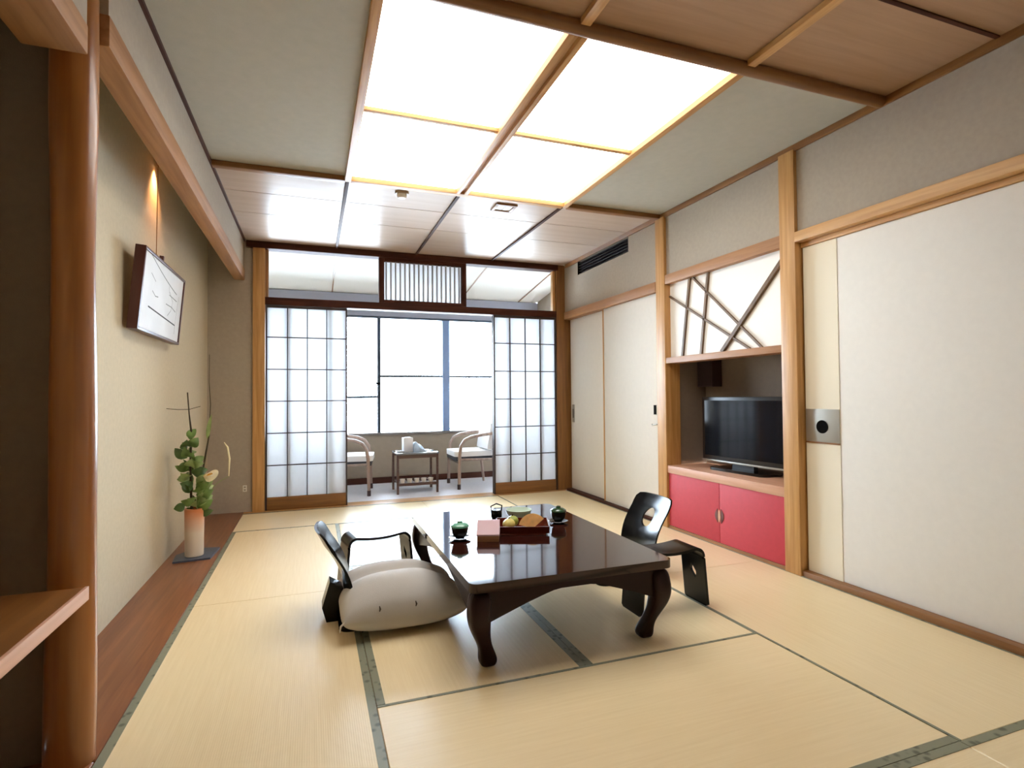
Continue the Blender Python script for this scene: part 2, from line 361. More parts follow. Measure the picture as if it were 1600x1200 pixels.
# ---- television niche
NPL = plain('niche_plaster_shaded', srgb(122, 106, 90), 0.9, bump=0.2, var=0.04, vscale=30)  # plaster colour darkened to stand in for the shadow inside the niche
nw = thing('wall_niche', 'plaster lining of the television niche, darkened for shade', 'wall', kind='structure')
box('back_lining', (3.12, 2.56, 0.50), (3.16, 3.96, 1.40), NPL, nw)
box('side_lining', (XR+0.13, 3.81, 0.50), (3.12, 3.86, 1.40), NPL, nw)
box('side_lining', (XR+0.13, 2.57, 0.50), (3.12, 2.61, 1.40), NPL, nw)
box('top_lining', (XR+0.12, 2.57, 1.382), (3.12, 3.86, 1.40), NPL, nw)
cab = thing('niche_cabinet', 'low cabinet with two red doors and a pink wood top under the television', 'cabinet', (XR, 3.2075, 0))
box('counter', (-0.004, -0.5905, 0.445), (0.39, 0.5905, 0.505), PINKW, cab, 0.003)
box('body', (0.03, -0.588, 0.02), (0.39, 0.588, 0.445), MW['y'], cab)
box('base_rail', (0.0, -0.5905, 0.0), (0.06, 0.5905, 0.02), RW['y'], cab)
for s in (-1, 1):
    dr = box('door', (0.006, 0.002*s, 0.022), (0.026, 0.588*s, 0.443), RED, cab, 0.002)
    # leaf shaped finger pull: plate with a recess
    pts = [(0.026*math.sin(t*math.pi)*s, -0.05+0.1*t) for t in [k/10 for k in range(11)]] + [(0.006*s, 0.05), (0.006*s, -0.05)]
    pts = [(0.015*s+p[0], p[1]) for p in pts[:11]]
    prism('pull', pts, 'x', -0.004, 0.0, plain('pull_brown', srgb(92, 36, 24), 0.4), dr, (-0.010, -0.293*s+0.001*s, -0.02))
prism('pull_disc', [(0.013*math.cos(a), 0.045*math.sin(a)) for a in [k*math.pi/9 for k in range(18)]], 'x', 0.0, 0.005, PINKW, cab, (0.0012, 0.0, 0.212))

# white panel with crossing sticks
lp = thing('stick_screen', 'white panel crossed by slanted brown sticks above the television niche', 'screen', (XR+0.03, 3.2075, 1.382))
box('panel', (0.012, -0.589, 0.0), (0.03, 0.589, 0.603), plain('white_panel', srgb(248, 244, 236), 0.7), lp)
for (ya, za, yb, zb, wd) in ((3.535, 1.984, 3.635, 1.384, .020), (3.321, 1.984, 3.413, 1.384, .021), (3.50, 1.984, 2.815, 1.384, .014), (3.79, 1.885, 2.92, 1.384, .014), (2.622, 1.925, 3.185, 1.384, .026)):
    a = Vector((ya-3.2075, za-1.382)); b = Vector((yb-3.2075, zb-1.382)); dd = (b-a).normalized(); nn = Vector((-dd.y, dd.x))*wd/2
    prism('stick', [tuple(a+nn), tuple(b+nn), tuple(b-nn), tuple(a-nn)], 'x', -0.004 if wd < .025 else -0.010, 0.012, wood('stick_wood', srgb(92, 66, 40), srgb(116, 86, 54), 'z', 0.5), lp)

# ---- back wall: posts, beams, transom
wb = thing('wall_back', 'plaster end wall beside the shoji screens', 'wall', kind='structure')
box('plaster_panel', (XT, YB, 0.0), (-0.534, YB+0.08, ZC), PLAST, wb)
trimbox(14, (-0.534, YB-0.03, 0.0), (-0.428, YB+0.09, ZC-0.0), W['z'], 'amber wood post left of the shoji screens', 'post')
trimbox(15, (2.632, YB-0.03, 0.0), (XR+0.16, YB+0.09, ZC), MW['z'], 'brown corner post right of the shoji screens', 'post')
trimbox(16, (-0.428, YB-0.025, 1.976), (2.632, YB+0.09, 2.048), DW['x'], 'dark brown head rail over the shoji screens')
trimbox(17, (XL+0.015, YB-0.035, 2.515), (XR-0.07, YB+0.085, ZC), DW['x'], 'dark brown beam under the ceiling above the transom')
trimbox(18, (-0.428, YB+0.02, 2.0485), (-0.40, YB+0.06, 2.514), RW['z'], 'slim wood jamb at the left end of the transom')
trimbox(19, (2.60, YB+0.0, 2.0485), (2.631, YB+0.06, 2.514), W['z'], 'slim pale jamb at the right end of the transom')
tr = thing('transom_screen', 'dark framed transom panel of vertical slats above the opening', 'screen', (1.1055, YB+0.01, 2.049))
for s in (-1, 1): box('frame_stile', (s*0.4625, -0.03, 0), (s*0.411, 0.03, 0.465), DW['z'], tr, 0.002)
box('frame_rail', (-0.411, -0.03, 0), (0.411, 0.03, 0.032), DW['x'], tr, 0.002); box('frame_rail', (-0.411, -0.03, 0.43), (0.411, 0.03, 0.465), DW['x'], tr, 0.002)
SLAT = plain('transom_slat', srgb(168, 172, 178), 0.5)
for k in range(17):
    x = -0.388+k*0.0485
    box('slat', (x-0.007, -0.010, 0.032), (x+0.007, 0.010, 0.43), SLAT, tr)
box('backing_paper', (-0.411, 0.014, 0.032), (0.411, 0.016, 0.43), SHOJI, tr)

# ---- shoji screens and glazed doors behind them
FR = {a: wood('black_brown_wood_'+a, srgb(38, 24, 22), srgb(54, 36, 32), a, 0.5) for a in 'xyz'}
def shoji(n, x0, x1, label):
    d = thing('door_%d' % n, label, 'shoji screen', ((x0+x1)/2, YB-0.005, 0.004), kind='structure'); h = (x1-x0)/2; H_ = 1.968
    for s in (-1, 1): box('stile', (s*h, -0.015, 0), (s*(h-0.014), 0.015, H_), FR['z'], d, 0.001)
    box('bottom_rail', (-h+0.014, -0.014, 0.0), (h-0.014, 0.015, 0.122), MW['x'], d, 0.002)
    box('top_rail', (-h+0.014, -0.014, H_-0.022), (h-0.014, 0.015, H_), FR['x'], d)
    for k in (1, 2, 3): box('muntin', (-h+0.014+(2*h-0.028)*k/4-0.0042, -0.010, 0.122), (-h+0.014+(2*h-0.028)*k/4+0.0042, 0.008, H_-0.022), FR['z'], d)
    for z in (1.660, 1.350, 1.042, 0.734, 0.426): box('muntin', (-h+0.014, -0.012, z-0.0045), (h-0.014, 0.0065, z+0.0045), FR['x'], d)
    box('paper', (-h+0.014, 0.0082, 0.122), (h-0.014, 0.0092, H_-0.022), SHOJI, d)
    return d
def glazed(n, x0, x1, bars, label):
    d = thing('door_%d' % n, label, 'glazed door', ((x0+x1)/2, YB+0.055, 0.004), kind='structure'); h = (x1-x0)/2; H_ = 1.968
    for s in (-1, 1): box('stile', (s*h, -0.015, 0), (s*(h-0.025), 0.015, H_), FR['z'], d, 0.001)
    box('bottom_rail', (-h+0.025, -0.014, 0.0), (h-0.025, 0.015, 0.10), MW['x'], d); box('top_rail', (-h+0.025, -0.014, H_-0.03), (h-0.025, 0.015, H_), FR['x'], d)
    for b in bars: box('glazing_bar', (b-0.017, -0.012, 0.10), (b+0.017, 0.012, H_-0.03), FR['z'], d)
    xs = [-h+0.025]+[v for b in bars for v in (b-0.017, b+0.017)]+[h-0.025]
    for a, b in zip(xs[::2], xs[1::2]): box('pane', (a, -0.002, 0.10), (b, 0.002, H_-0.03), GLASS, d)
    return d
shoji(1, -0.423, 0.328, 'shoji screen with paper squares left of the veranda opening')
shoji(2, 1.874, 2.628, 'shoji screen with paper squares right of the veranda opening')
glazed(3, -0.423, 0.322, (-0.165, 0.215), 'glazed sliding door stacked behind the left shoji screen')
glazed(4, 1.880, 2.628, (-0.19, 0.19), 'glazed sliding door stacked behind the right shoji screen')

# ---- veranda shell and window
struct(box('wall_veranda_left', (-0.95, YB+0.091, 0), (-0.85, YV, 2.55), PLASTG), 'left end wall of the veranda', 'wall')
struct(box('wall_veranda_right', (2.95, YB+0.091, 0), (3.05, YV, 2.55), PLASTG), 'right end wall of the veranda', 'wall')
struct(box('wall_veranda_low', (-0.85, YV, 0), (2.95, YV+0.14, 0.60), PLASTG), 'brown grey wall below the veranda window', 'wall')
struct(box('wall_veranda_high', (-0.85, YV, 2.10), (2.95, YV+0.14, 2.37), plain('veranda_upper_paint', srgb(160, 162, 174), 0.8)), 'pale band of wall above the veranda window', 'wall')
struct(box('wall_veranda_return', (-0.85, YB+0.091, 0), (-0.43, YB+0.13, 2.55), PLASTG), 'veranda side of the end wall', 'wall')
struct(box('baseboard_veranda', (-0.85, YV-0.015, 0), (2.95, YV, 0.075), DW['x']), 'dark baseboard below the veranda window', 'baseboard')
vc = struct(prism('ceiling_veranda', [(YB+0.086, 2.55), (YV+0.14, 2.36), (YV+0.14, 2.62), (YB+0.086, 2.62)], 'x', -0.85, 2.95, WHITEC), 'white sloping veranda ceiling seen through the transom', 'ceiling')
for x in (XA, XB, XR-0.06):
    prism('joint_strip', [(YB+0.09, 2.549), (YV, 2.3755), (YV, 2.3685), (YB+0.09, 2.542)], 'x', x-0.006, x+0.006, MW['y'], vc)
win = thing('window_1', 'wide aluminium veranda window with white daylight outside', 'window', (1.05, YV+0.05, 0.60), kind='structure')
box('sill', (-1.9, -0.075, 0.0), (1.9, 0.07, 0.03), plain('sill_grey', srgb(120, 112, 104), 0.5), win, 0.003)
box('head', (-1.9, -0.03, 1.475), (1.9, 0.05, 1.50), ALU, win)
for s in (-1, 1): box('jamb', (s*1.9, -0.03, 0.03), (s*1.865, 0.05, 1.475), ALU, win)
box('mullion', (-0.280, -0.03, 0.03), (-0.240, 0.01, 1.475), plain('dark_aluminium', srgb(60, 72, 84), 0.5, spec=0.3), win)
box('column', (0.553, -0.045, 0.03), (0.648, 0.05, 1.475), BLUEG, win, 0.006)
box('latch', (-0.30, -0.055, 0.635), (-0.25, -0.025, 0.665), DARK, win, 0.004)
box('glazing_bar', (-0.240, -0.015, 0.727), (0.553, 0.015, 0.755), ALU, win); box('glazing_bar', (0.648, -0.015, 0.727), (1.865, 0.015, 0.755), ALU, win)
box('glazing_bar', (-1.865, -0.015, 0.464), (-0.280, 0.015, 0.494), ALU, win)
for x0, x1, zs in ((-1.865, -0.280, (0.03, 0.464, 0.494, 1.475)), (-0.240, 0.553, (0.03, 0.727, 0.755, 1.475)), (0.648, 1.865, (0.03, 0.727, 0.755, 1.475))):
    for za, zb in zip(zs[::2], zs[1::2]): box('pane', (x0, -0.002, za), (x1, 0.002, zb), GLASS, win)

# ---- ceiling
ceil = struct(box('ceiling', (XT-0.1, YF-0.1, ZC+0.03), (XR+0.4, YB+0.08, ZC+0.10), plain('ceiling_core', srgb(150, 130, 105), 0.9)), 'panelled ceiling with wooden battens', 'ceiling')
def on_ceil(o): o.parent = ceil; o.matrix_parent_inverse = Matrix.Translation(-ceil.location); return o
def cpanel(name, x0, x1, y0, y1, mat, g=0.0015): return on_ceil(box(name, (x0+g, y0+g, ZC), (x1-g, y1-g, ZC+0.029), mat, None, 0.0015, 1))
cpanel('alcove_ceiling_panel', XT, XL-0.004, YF, YB, CEILM)
cpanel('ceiling_panel', XL, XA, Y0, Y1, CEILM); cpanel('ceiling_panel', XB, XR+0.01, Y0, Y1, CEILM)
by = [Y1+(YB-Y1)*k/4 for k in range(5)]
xs = (XL, XA, XM, XB, XR+0.01)
for a, b in zip(xs, xs[1:]):
    for y0, y1 in ((Y1, 4.38), (4.38, 4.875), (4.875, YB)): cpanel('ceiling_board', a, b, y0, y1, CEILG, 0.0035)
    for y0, y1 in ((1.45, Y0), (0.45, 1.45), (-0.55, 0.45), (YF, -0.55)): cpanel('ceiling_board', a, b, y0, y1, CEILB, 0.002)
def batten(lo, hi, mat, name='batten', bev=0.004): return on_ceil(box(name, lo, hi, mat, None, bev))
batten((XL+0.012, Y1-0.028, ZC-0.035), (XA-0.022, Y1+0.028, ZC-0.001), MW['x']); batten((XB+0.022, Y1-0.028, ZC-0.035), (XR-0.007, Y1+0.028, ZC-0.001), MW['x'])
for x in (XA, XM, XB): batten((x-0.012, Y1+0.03, ZC-0.016), (x+0.012, YB-0.036, ZC-0.001), DW['y'], bev=0.003)
for x in (XA, XM, XB): batten((x-0.022, YF+0.01, ZC-0.028), (x+0.022, Y0-0.03, ZC-0.001), W['y'])
batten((XL, 1.441, ZC-0.008), (XR-0.007, 1.459, ZC-0.001), DW['x'], 'batten', 0.002)
# rounded beam across the near side of the light
bm = bmesh.new(); bm_tube(bm, [(XL+0.014, Y0, ZC-0.020), (XR-0.008, Y0, ZC-0.020)], 0.029, 20)
on_ceil(link('round_beam', bm, MW['x'], None, (0, 0, 0), smooth=60))

# ================================================================== LIGHT FITTINGS
cl = thing('ceiling_light', 'large glowing ceiling light of four white panels in a wooden grid', 'ceiling light', ((XA+XB)/2, (Y0+Y1)/2, ZC))
ex, ey = (XB-XA)/2, (Y1-Y0)/2; mx_, my_ = XM-(XA+XB)/2, YM-(Y0+Y1)/2
DIFF = emit('light_diffuser', (1.0, 0.97, 0.93, 1), PANEL_LIGHT)
for a, b in ((-ex+0.02, mx_-0.044), (mx_+0.044, ex-0.02)):
    for c, d in ((-ey+0.03, my_-0.012), (my_+0.012, ey-0.02)):
        box('diffuser', (a, c, 0.0), (b, d, 0.012), DIFF, cl)
for s in (-1, 1): box('side_frame', (s*ex-0.02, -ey+0.031, -0.032), (s*ex+0.02, ey-0.0, 0.012), W['y'], cl, 0.003)
box('end_frame', (-ex+0.02, ey-0.03, -0.032), (ex-0.02, ey+0.028, 0.012), W['x'], cl, 0.003)
box('centre_strip', (mx_-0.016, -ey+0.031, -0.012), (mx_+0.016, ey-0.031, 0.012), W['y'], cl)
for s in (-1, 1): box('centre_bar', (mx_+s*0.030-0.014, -ey+0.031, -0.034), (mx_+s*0.030+0.014, ey-0.031, 0.012), W['y'], cl, 0.003)
for a, b in ((-ex+0.02, mx_-0.044), (mx_+0.044, ex-0.02)): box('cross_bar', (a, my_-0.015, -0.020), (b, my_+0.015, 0.012), W['x'], cl, 0.002)
# small warm lamp behind the drop wall
al = thing('alcove_lamp', 'small warm lamp glowing behind the drop wall above the picture', 'lamp', (-0.875, 3.92, ZC))
lathe('housing', [(0.032, -0.001), (0.032, -0.055), (0.027, -0.055), (0.027, -0.03), (0.001, -0.03)], plain('lamp_housing', srgb(120, 80, 50), 0.4), al, cap=False)
lathe('bulb', [(0.001, -0.05), (0.016, -0.046), (0.02, -0.038), (0.016, -0.031), (0.001, -0.0305)], emit('warm_bulb', (1, 0.5, 0.2, 1), 10), al, n=16)
ld = bpy.data.lights.new('alcove_bulb_light', 'SPOT'); ld.energy = ALCOVE_SPOT; ld.color = (1, 0.48, 0.20); ld.spot_size = math.radians(84); ld.spot_blend = 1.0; ld.shadow_soft_size = 0.02
lo_ = bpy.data.objects.new('bulb_light', ld); C.objects.link(lo_); lo_.parent = al; lo_.location = (0.0, 0, -0.06); lo_.rotation_euler = (0, math.radians(4), 0)

# ---- ceiling fittings
sd = thing('smoke_detector', 'round smoke detector on the glossy ceiling left of the square fitting', 'detector', (0.616, 4.032, ZC))
lathe('base', [(0.050, 0.0), (0.050, -0.012), (0.05, -0.02), (0.001, -0.02)], plain('detector_beige', srgb(150, 126, 90), 0.3), sd)
lathe('dome', [(0.036, -0.02), (0.036, -0.035), (0.026, -0.047), (0.001, -0.05)], plain('detector_white', srgb(232, 230, 224), 0.4), sd)
sq = thing('ceiling_speaker', 'small square fitting with brown rim on the glossy ceiling', 'ceiling fitting', (1.43, 4.10, ZC))
for s in (-1, 1):
    box('rim', (-0.085, s*0.062, -0.014), (0.085, s*0.085, 0), MW['x'], sq, 0.002); box('rim', (s*0.062, -0.062, -0.014), (s*0.085, 0.062, 0), MW['y'], sq, 0.002)
for s in (-1, 1): box('cover', (s*0.003, -0.062, -0.007), (s*0.062, 0.062, -0.001), plain('fitting_white', srgb(236, 236, 236), 0.3), sq, 0.002)

# ================================================================== ALCOVE OBJECTS
# side alcove shelf
sh = thing('alcove_shelf', 'wooden shelf beside the round log post in the near left alcove', 'shelf', (XT, 1.905, 0.51))
box('board', (0.001, -2.4, 0.0), (XL-XT-0.002, 0.0, 0.034), wood('shelf_wood', srgb(120, 74, 30), srgb(142, 92, 42), 'y', 0.35), sh, 0.003)
box('front_edge', (XL-XT-0.002, -2.4, -0.002), (XL-XT+0.008, 0.0, 0.036), PINKW, sh, 0.002)
# framed picture
fr = thing('framed_picture', 'framed ink drawing hanging tilted on the alcove wall', 'picture', (XT+0.02, 3.79, 1.445))
fr.rotation_euler = (0, math.radians(5), 0)
PW, PH = 0.47, 0.44
FRM = plain('frame_dark_red', srgb(74, 30, 20), 0.35)
for s in (-1, 1): box('frame_side', (0, s*PW, 0), (0.050, s*(PW-0.018), PH), FRM, fr, 0.003)
box('frame_bottom', (0, -PW+0.018, 0), (0.050, PW-0.018, 0.016), FRM, fr, 0.003); box('frame_top', (0, -PW+0.018, PH-0.016), (0.050, PW-0.018, PH), FRM, fr, 0.003)
sheet = box('drawing_sheet', (0.034, -PW+0.018, 0.016), (0.042, PW-0.018, PH-0.016), plain('drawing_paper', srgb(228, 230, 232), 0.6, var=0.05, vscale=5), fr)
INK = plain('grey_ink', srgb(120, 124, 126), 0.7); INKD = plain('dark_ink', srgb(50, 52, 54), 0.7)
def ink(pts, wd, mt=INK):
    bm = bmesh.new(); vs = []
    for i, p in enumerate(pts):
        a, b = pts[max(i-1, 0)], pts[min(i+1, len(pts)-1)]; d = Vector((b[0]-a[0], b[1]-a[1])).normalized(); n_ = Vector((-d.y, d.x))*wd/2
        vs.append((bm.verts.new((0.0428, p[0]+n_.x, p[1]+n_.y)), bm.verts.new((0.0428, p[0]-n_.x, p[1]-n_.y))))
    for (a, b), (c, d) in zip(vs, vs[1:]): bm.faces.new((a, b, d, c))
    link('ink_line', bm, mt, fr)
ink([(-0.40+0.7*t, 0.43-0.13*t+0.05*(t-0.5)**2) for t in [k/10 for k in range(11)]], 0.006)
ink([(-0.30, 0.145), (0.33, 0.115)], 0.008, INKD); ink([(0.33, 0.115), (0.335, 0.06)], 0.004, INKD); ink([(0.36, 0.31), (0.33, 0.12)], 0.004)
ink([(0.10, 0.33), (0.12, 0.28), (0.32, 0.27)], 0.005); ink([(0.06, 0.215), (0.20, 0.215), (0.31, 0.20)], 0.005); ink([(0.12, 0.30), (0.22, 0.25), (0.19, 0.19), (0.12, 0.15)], 0.004)
ink([(-0.25, 0.24), (-0.18, 0.22), (-0.12, 0.225)], 0.005); ink([(-0.3, 0.33), (-0.2, 0.30)], 0.004)
tube('hanging_cord', [(0.01, 0.0, PH-0.002), (-0.02, 0.0, PH+0.06), (-0.065, 0.0, PH+0.66)], 0.0025, plain('cord', srgb(150, 110, 70), 0.8), fr, 6)
box('hook', (0.0, -0.012, PH), (0.022, 0.012, PH+0.05), FRM, fr, 0.003)

# vase on slab
slab = prism('vase_slab', [(-0.105, -0.125), (0.11, -0.10), (0.13, 0.17), (-0.03, 0.20), (-0.12, 0.05)], 'z', 0, 0.012, plain('blue_grey_slab', srgb(74, 84, 100), 0.35, var=0.2, vscale=14), None, (-0.752, 4.27, 0.004), 0.002)
tag(slab, 'thin blue grey slab under the vase on the alcove board', 'slab')
mt, nt, b = new_mat('vase_glaze')
tc = nt.nodes.new('ShaderNodeTexCoord'); sx = nt.nodes.new('ShaderNodeSeparateXYZ'); n = nt.nodes.new('ShaderNodeTexNoise'); n.inputs['Scale'].default_value = 9
ad = nt.nodes.new('ShaderNodeMath'); ad.operation = 'MULTIPLY_ADD'; ad.inputs[1].default_value = 0.06
r = nt.nodes.new('ShaderNodeValToRGB'); r.color_ramp.elements[0].position = 0.18; r.color_ramp.elements[1].position = 0.33
r.color_ramp.elements[0].color = srgb(222, 208, 190); r.color_ramp.elements[1].color = srgb(206, 128, 80)
nt.links.new(tc.outputs['Object'], sx.inputs[0]); nt.links.new(tc.outputs['Object'], n.inputs['Vector'])
nt.links.new(n.outputs['Fac'], ad.inputs[0]); nt.links.new(sx.outputs['Z'], ad.inputs[2]); nt.links.new(ad.outputs[0], r.inputs['Fac']); nt.links.new(r.outputs['Color'], b.inputs['Base Color'])
b.inputs['Roughness'].default_value = 0.45
VX, VY = -0.752, 4.262
vs = lathe('flower_vase', [(0.001, 0), (0.052, 0), (0.056, 0.004), (0.0575, 0.15), (0.060, 0.318), (0.050, 0.322), (0.054, 0.318), (0.051, 0.02), (0.001, 0.018)], mt, None, (VX, VY, 0.0165), 36)
tag(vs, 'tall cylindrical vase fading from orange rim to pale base in the alcove', 'vase')
# flower arrangement
fa = thing('flower_arrangement', 'leafy flower arrangement with twigs and a cream calla in the alcove vase', 'flowers', (VX, VY, 0.04))
LEAF = [plain('leaf_green_%d' % i, c, 0.4, var=0.25, vscale=18) for i, c in enumerate((srgb(76, 104, 52), srgb(108, 138, 70), srgb(142, 164, 100)))]
TWIG = plain('twig_bark', srgb(66, 56, 34), 0.8, var=0.2, vscale=30)
def leaf(base, tip, width, mi, curl=0.02):
    base, tip = Vector(base), Vector(tip); d = tip-base; L = d.length; t = d.normalized()
    side = t.cross(Vector((random.uniform(-.5, .5), -1, random.uniform(-.3, .5)))).normalized(); nrm = side.cross(t)
    bm = bmesh.new(); rows = []
    for i in range(7):
        u = i/6; wd = width*math.sin(math.pi*min(1, u**0.75))**0.8 if 0 < u < 1 else 0.0008
        c = base+d*u+nrm*curl*math.sin(math.pi*u)
        rows.append([bm.verts.new(c-side*wd+nrm*wd*0.3), bm.verts.new(c), bm.verts.new(c+side*wd+nrm*wd*0.3)])
    for a, b_ in zip(rows, rows[1:]):
        bm.faces.new((a[0], a[1], b_[1], b_[0])); bm.faces.new((a[1], a[2], b_[2], b_[1]))
    return link('leaf', bm, LEAF[mi], fa, smooth=True)
tube('twig', [(0.0, 0, 0.02), (-0.02, 0.0, 0.35), (-0.025, 0.0, 0.62), (-0.022, 0.01, 0.80), (-0.036, 0.01, 0.93), (-0.045, 0.0, 1.08)], [0.008, 0.008, 0.007, 0.007, 0.004, 0.004], TWIG, fa, 8)
tube('twig', [(-0.19, -0.01, 0.975), (-0.10, 0.0, 0.965), (-0.036, 0.01, 0.965), (0.03, 0.02, 0.985)], 0.0022, TWIG, fa, 6)
tube('twig', [(0.01, 0.0, 0.02), (0.02, 0.01, 0.36), (0.06, 0.0, 0.62), (0.085, 0.0, 0.78), (0.09, 0.0, 0.86)], [0.006, 0.006, 0.006, 0.005, 0.003], TWIG, fa, 8)
tube('twig', [(0.088, 0.0, 0.85), (0.094, 0.0, 1.0), (0.085, 0.0, 1.15), (0.086, 0.0, 1.34)], [0.003, 0.003, 0.002, 0.0015], TWIG, fa, 6)
leaf((0.075, 0, 0.76), (0.10, 0, 0.93), 0.014, 2, 0.005)
for i in range(38):
    z = 0.30+0.46*(i/37)+random.uniform(-.02, .02); ph = i*2.4
    cx0 = -0.01+0.03*math.sin(z*6); sp_ = 0.095 if z < 0.66 else 0.06
    b0 = Vector((cx0, 0.0, z-0.03)); t0 = b0+Vector((math.cos(ph)*sp_, math.sin(ph)*sp_*0.8, random.uniform(-0.01, 0.085)))
    leaf(b0+(t0-b0)*0.15, t0, random.uniform(0.026, 0.038), i % 3)
leaf((-0.05, -0.03, 0.325), (-0.115, -0.04, 0.305), 0.03, 0); leaf((0.05, -0.02, 0.36), (0.12, -0.03, 0.42), 0.03, 1)
for i in range(10):
    b0 = Vector((0.02, -0.02, 0.30+0.018*i)); leaf(b0, b0+Vector((0.07+0.03*random.random(), -0.03+0.06*random.random(), 0.02+0.05*random.random())), 0.032, 1+i % 2)
# calla
bm = bmesh.new(); rows = []
for i in range(8):
    u = i/7; rows.append([bm.verts.new((0.012+u*0.075+0.02*math.cos(a)*u, 0.03*u*math.sin(a), 0.045*(1-u)*0.3+0.035*u*math.cos(a)+0.03*u)) for a in [2*math.pi*k/14 for k in range(14)]])
for a, b_ in zip(rows, rows[1:]):
    for k in range(14): bm.faces.new((a[k], a[(k+1) % 14], b_[(k+1) % 14], b_[k]))
CREAM = paper('cream_petal', (0.97, 0.90, 0.66, 1), 0.35)
fl = link('flower', bm, CREAM, fa, (0.045, -0.03, 0.50), smooth=True); fl.rotation_euler = (0, math.radians(8), math.radians(-50)); fl.scale = (1.35, 1.35, 1.35)
tube('flower_stem', [(0.01, 0, 0.04), (0.02, -0.01, 0.40), (0.05, -0.028, 0.508)], 0.005, LEAF[1], fa, 8)
tube('spadix', [(0.03, 0, 0.02), (0.085, 0, 0.04)], [0.005, 0.004], plain('spadix_yellow', srgb(220, 170, 60), 0.6), fl, 8)
tube('bud_blade', [(0.03, 0, 0.31), (0.10, 0, 0.48), (0.165, 0, 0.62), (0.208, 0, 0.50), (0.212, 0, 0.62), (0.20, 0, 0.70), (0.178, 0, 0.735)][3:], [0.003, 0.006, 0.006, 0.002], CREAM, fa, 8)
tube('blade_stem', [(0.02, 0.0, 0.05), (0.05, 0, 0.36), (0.14, 0, 0.46), (0.208, 0, 0.50)], 0.0018, LEAF[2], fa, 6)
ol = thing('wall_outlet', 'tiny white wall outlet low on the end wall beside the amber post', 'outlet', (-0.60, YB, 0.225))
box('plate', (-0.018, -0.006, -0.03), (0.018, 0, 0.03), plain('outlet_white', srgb(226, 220, 206), 0.4), ol, 0.002)
for s in (-1, 1): box('socket', (-0.008, -0.008, s*0.013-0.006), (0.008, -0.006, s*0.013+0.006), plain('outlet_grey', srgb(150, 140, 124), 0.4), ol)

# ================================================================== TELEVISION
tv = thing('television', 'black flat screen television on the niche counter', 'television', (2.99, 3.235, 0.505)); tv.rotation_euler = (0, 0, math.radians(4))
box('cabinet', (-0.035, -0.39, 0.055), (0.05, 0.39, 0.555), plain('tv_black', srgb(16, 16, 18), 0.3), tv, 0.006)
box('screen', (-0.037, -0.362, 0.10), (-0.034, 0.362, 0.528), plain('tv_screen', srgb(14, 18, 26), 0.07), tv)
box('silver_strip', (-0.041, -0.388, 0.055), (-0.034, 0.388, 0.068), METAL, tv, 0.001)
box('stand_neck', (-0.02, -0.10, 0.02), (0.02, 0.10, 0.06), plain('tv_black2', srgb(16, 16, 18), 0.3), tv)
prism('stand_base', rrect(0.11, 0.27, 0.06), 'z', 0.0, 0.02, plain('tv_stand_gloss', srgb(14, 14, 16), 0.15), tv, bev=0.004)
spk = thing('niche_box', 'dark brown box hanging in the upper corner of the television niche', 'box', (3.07, 3.70, 1.382))
box('case', (-0.05, -0.09, -0.24), (0.049, 0.09, 0.0), plain('box_brown', srgb(58, 34, 34), 0.5), spk, 0.004)
box('face', (-0.053, -0.08, -0.23), (-0.05, 0.08, -0.01), plain('box_cloth', srgb(46, 28, 30), 0.8), spk)

# ================================================================== LOW TABLE
TX, TY_, TZ = 1.030, 2.726, 0.357; hx, hy = 0.461, 0.6775
tb = thing('low_table', 'low dark lacquered table with curved legs in the middle of the tatami', 'table', (TX, TY_, 0))
prism('tabletop', rrect(hx, hy, 0.035, 5), 'z', TZ-0.036, TZ, LACQ, tb, bev=0.006)
def apron_poly(h, n=24):
    top = [(h, TZ-0.036), (-h, TZ-0.036)]; bot = []
    for k in range(n+1):
        t = -1+2*k/n; a = abs(t)
        z = TZ-0.036-(0.032+0.105*max(0, (a-0.2)/0.8)**1.15); bot.append((t*h, z))
    return [(p[0], p[1]) for p in top]+bot
for s in (-1, 1):
    prism('apron', apron_poly(hx-0.06), 'y', s*(hy-0.04)-0.012, s*(hy-0.04)+0.012, LACQ2, tb, bev=0.002)
    prism('apron', apron_poly(hy-0.06), 'x', s*(hx-0.04)-0.012, s*(hx-0.04)+0.012, LACQ2, tb, bev=0.002)
prof = [(0.320, 0.000, .036), (0.26, 0.006, .040), (0.21, 0.010, .040), (0.16, 0.002, .034), (0.115, -0.014, .027), (0.08, -0.028, .025), (0.05, -0.038, .029), (0.025, -0.042, .033), (0.008, -0.042, .029), (0.0, -0.042, .022)]
def table_leg(sx_, sy2):
    bm = bmesh.new(); rings = []
    for z, off, r in prof:
        c = Vector((sx_*(hx-0.052+off), sy2*(hy-0.052+off), z)); r *= 1.12; pts = rrect(r, r, r*0.55, 3)
        rings.append([bm.verts.new((c.x+p[0], c.y+p[1], z)) for p in pts])
    n_ = len(rings[0])
    for a, b_ in zip(rings, rings[1:]):
        for k in range(n_): bm.faces.new((a[k], a[(k+1) % n_], b_[(k+1) % n_], b_[k]))
    bm.faces.new(rings[0][::-1]); bm.faces.new(rings[-1])
    o = link('leg', bm, LACQ2, tb, smooth=True)
    md = o.modifiers.new('sub', 'SUBSURF'); md.levels = 1; md.render_levels = 2
for sx_ in (-1, 1):
    for sy2 in (-1, 1): table_leg(sx_, sy2)

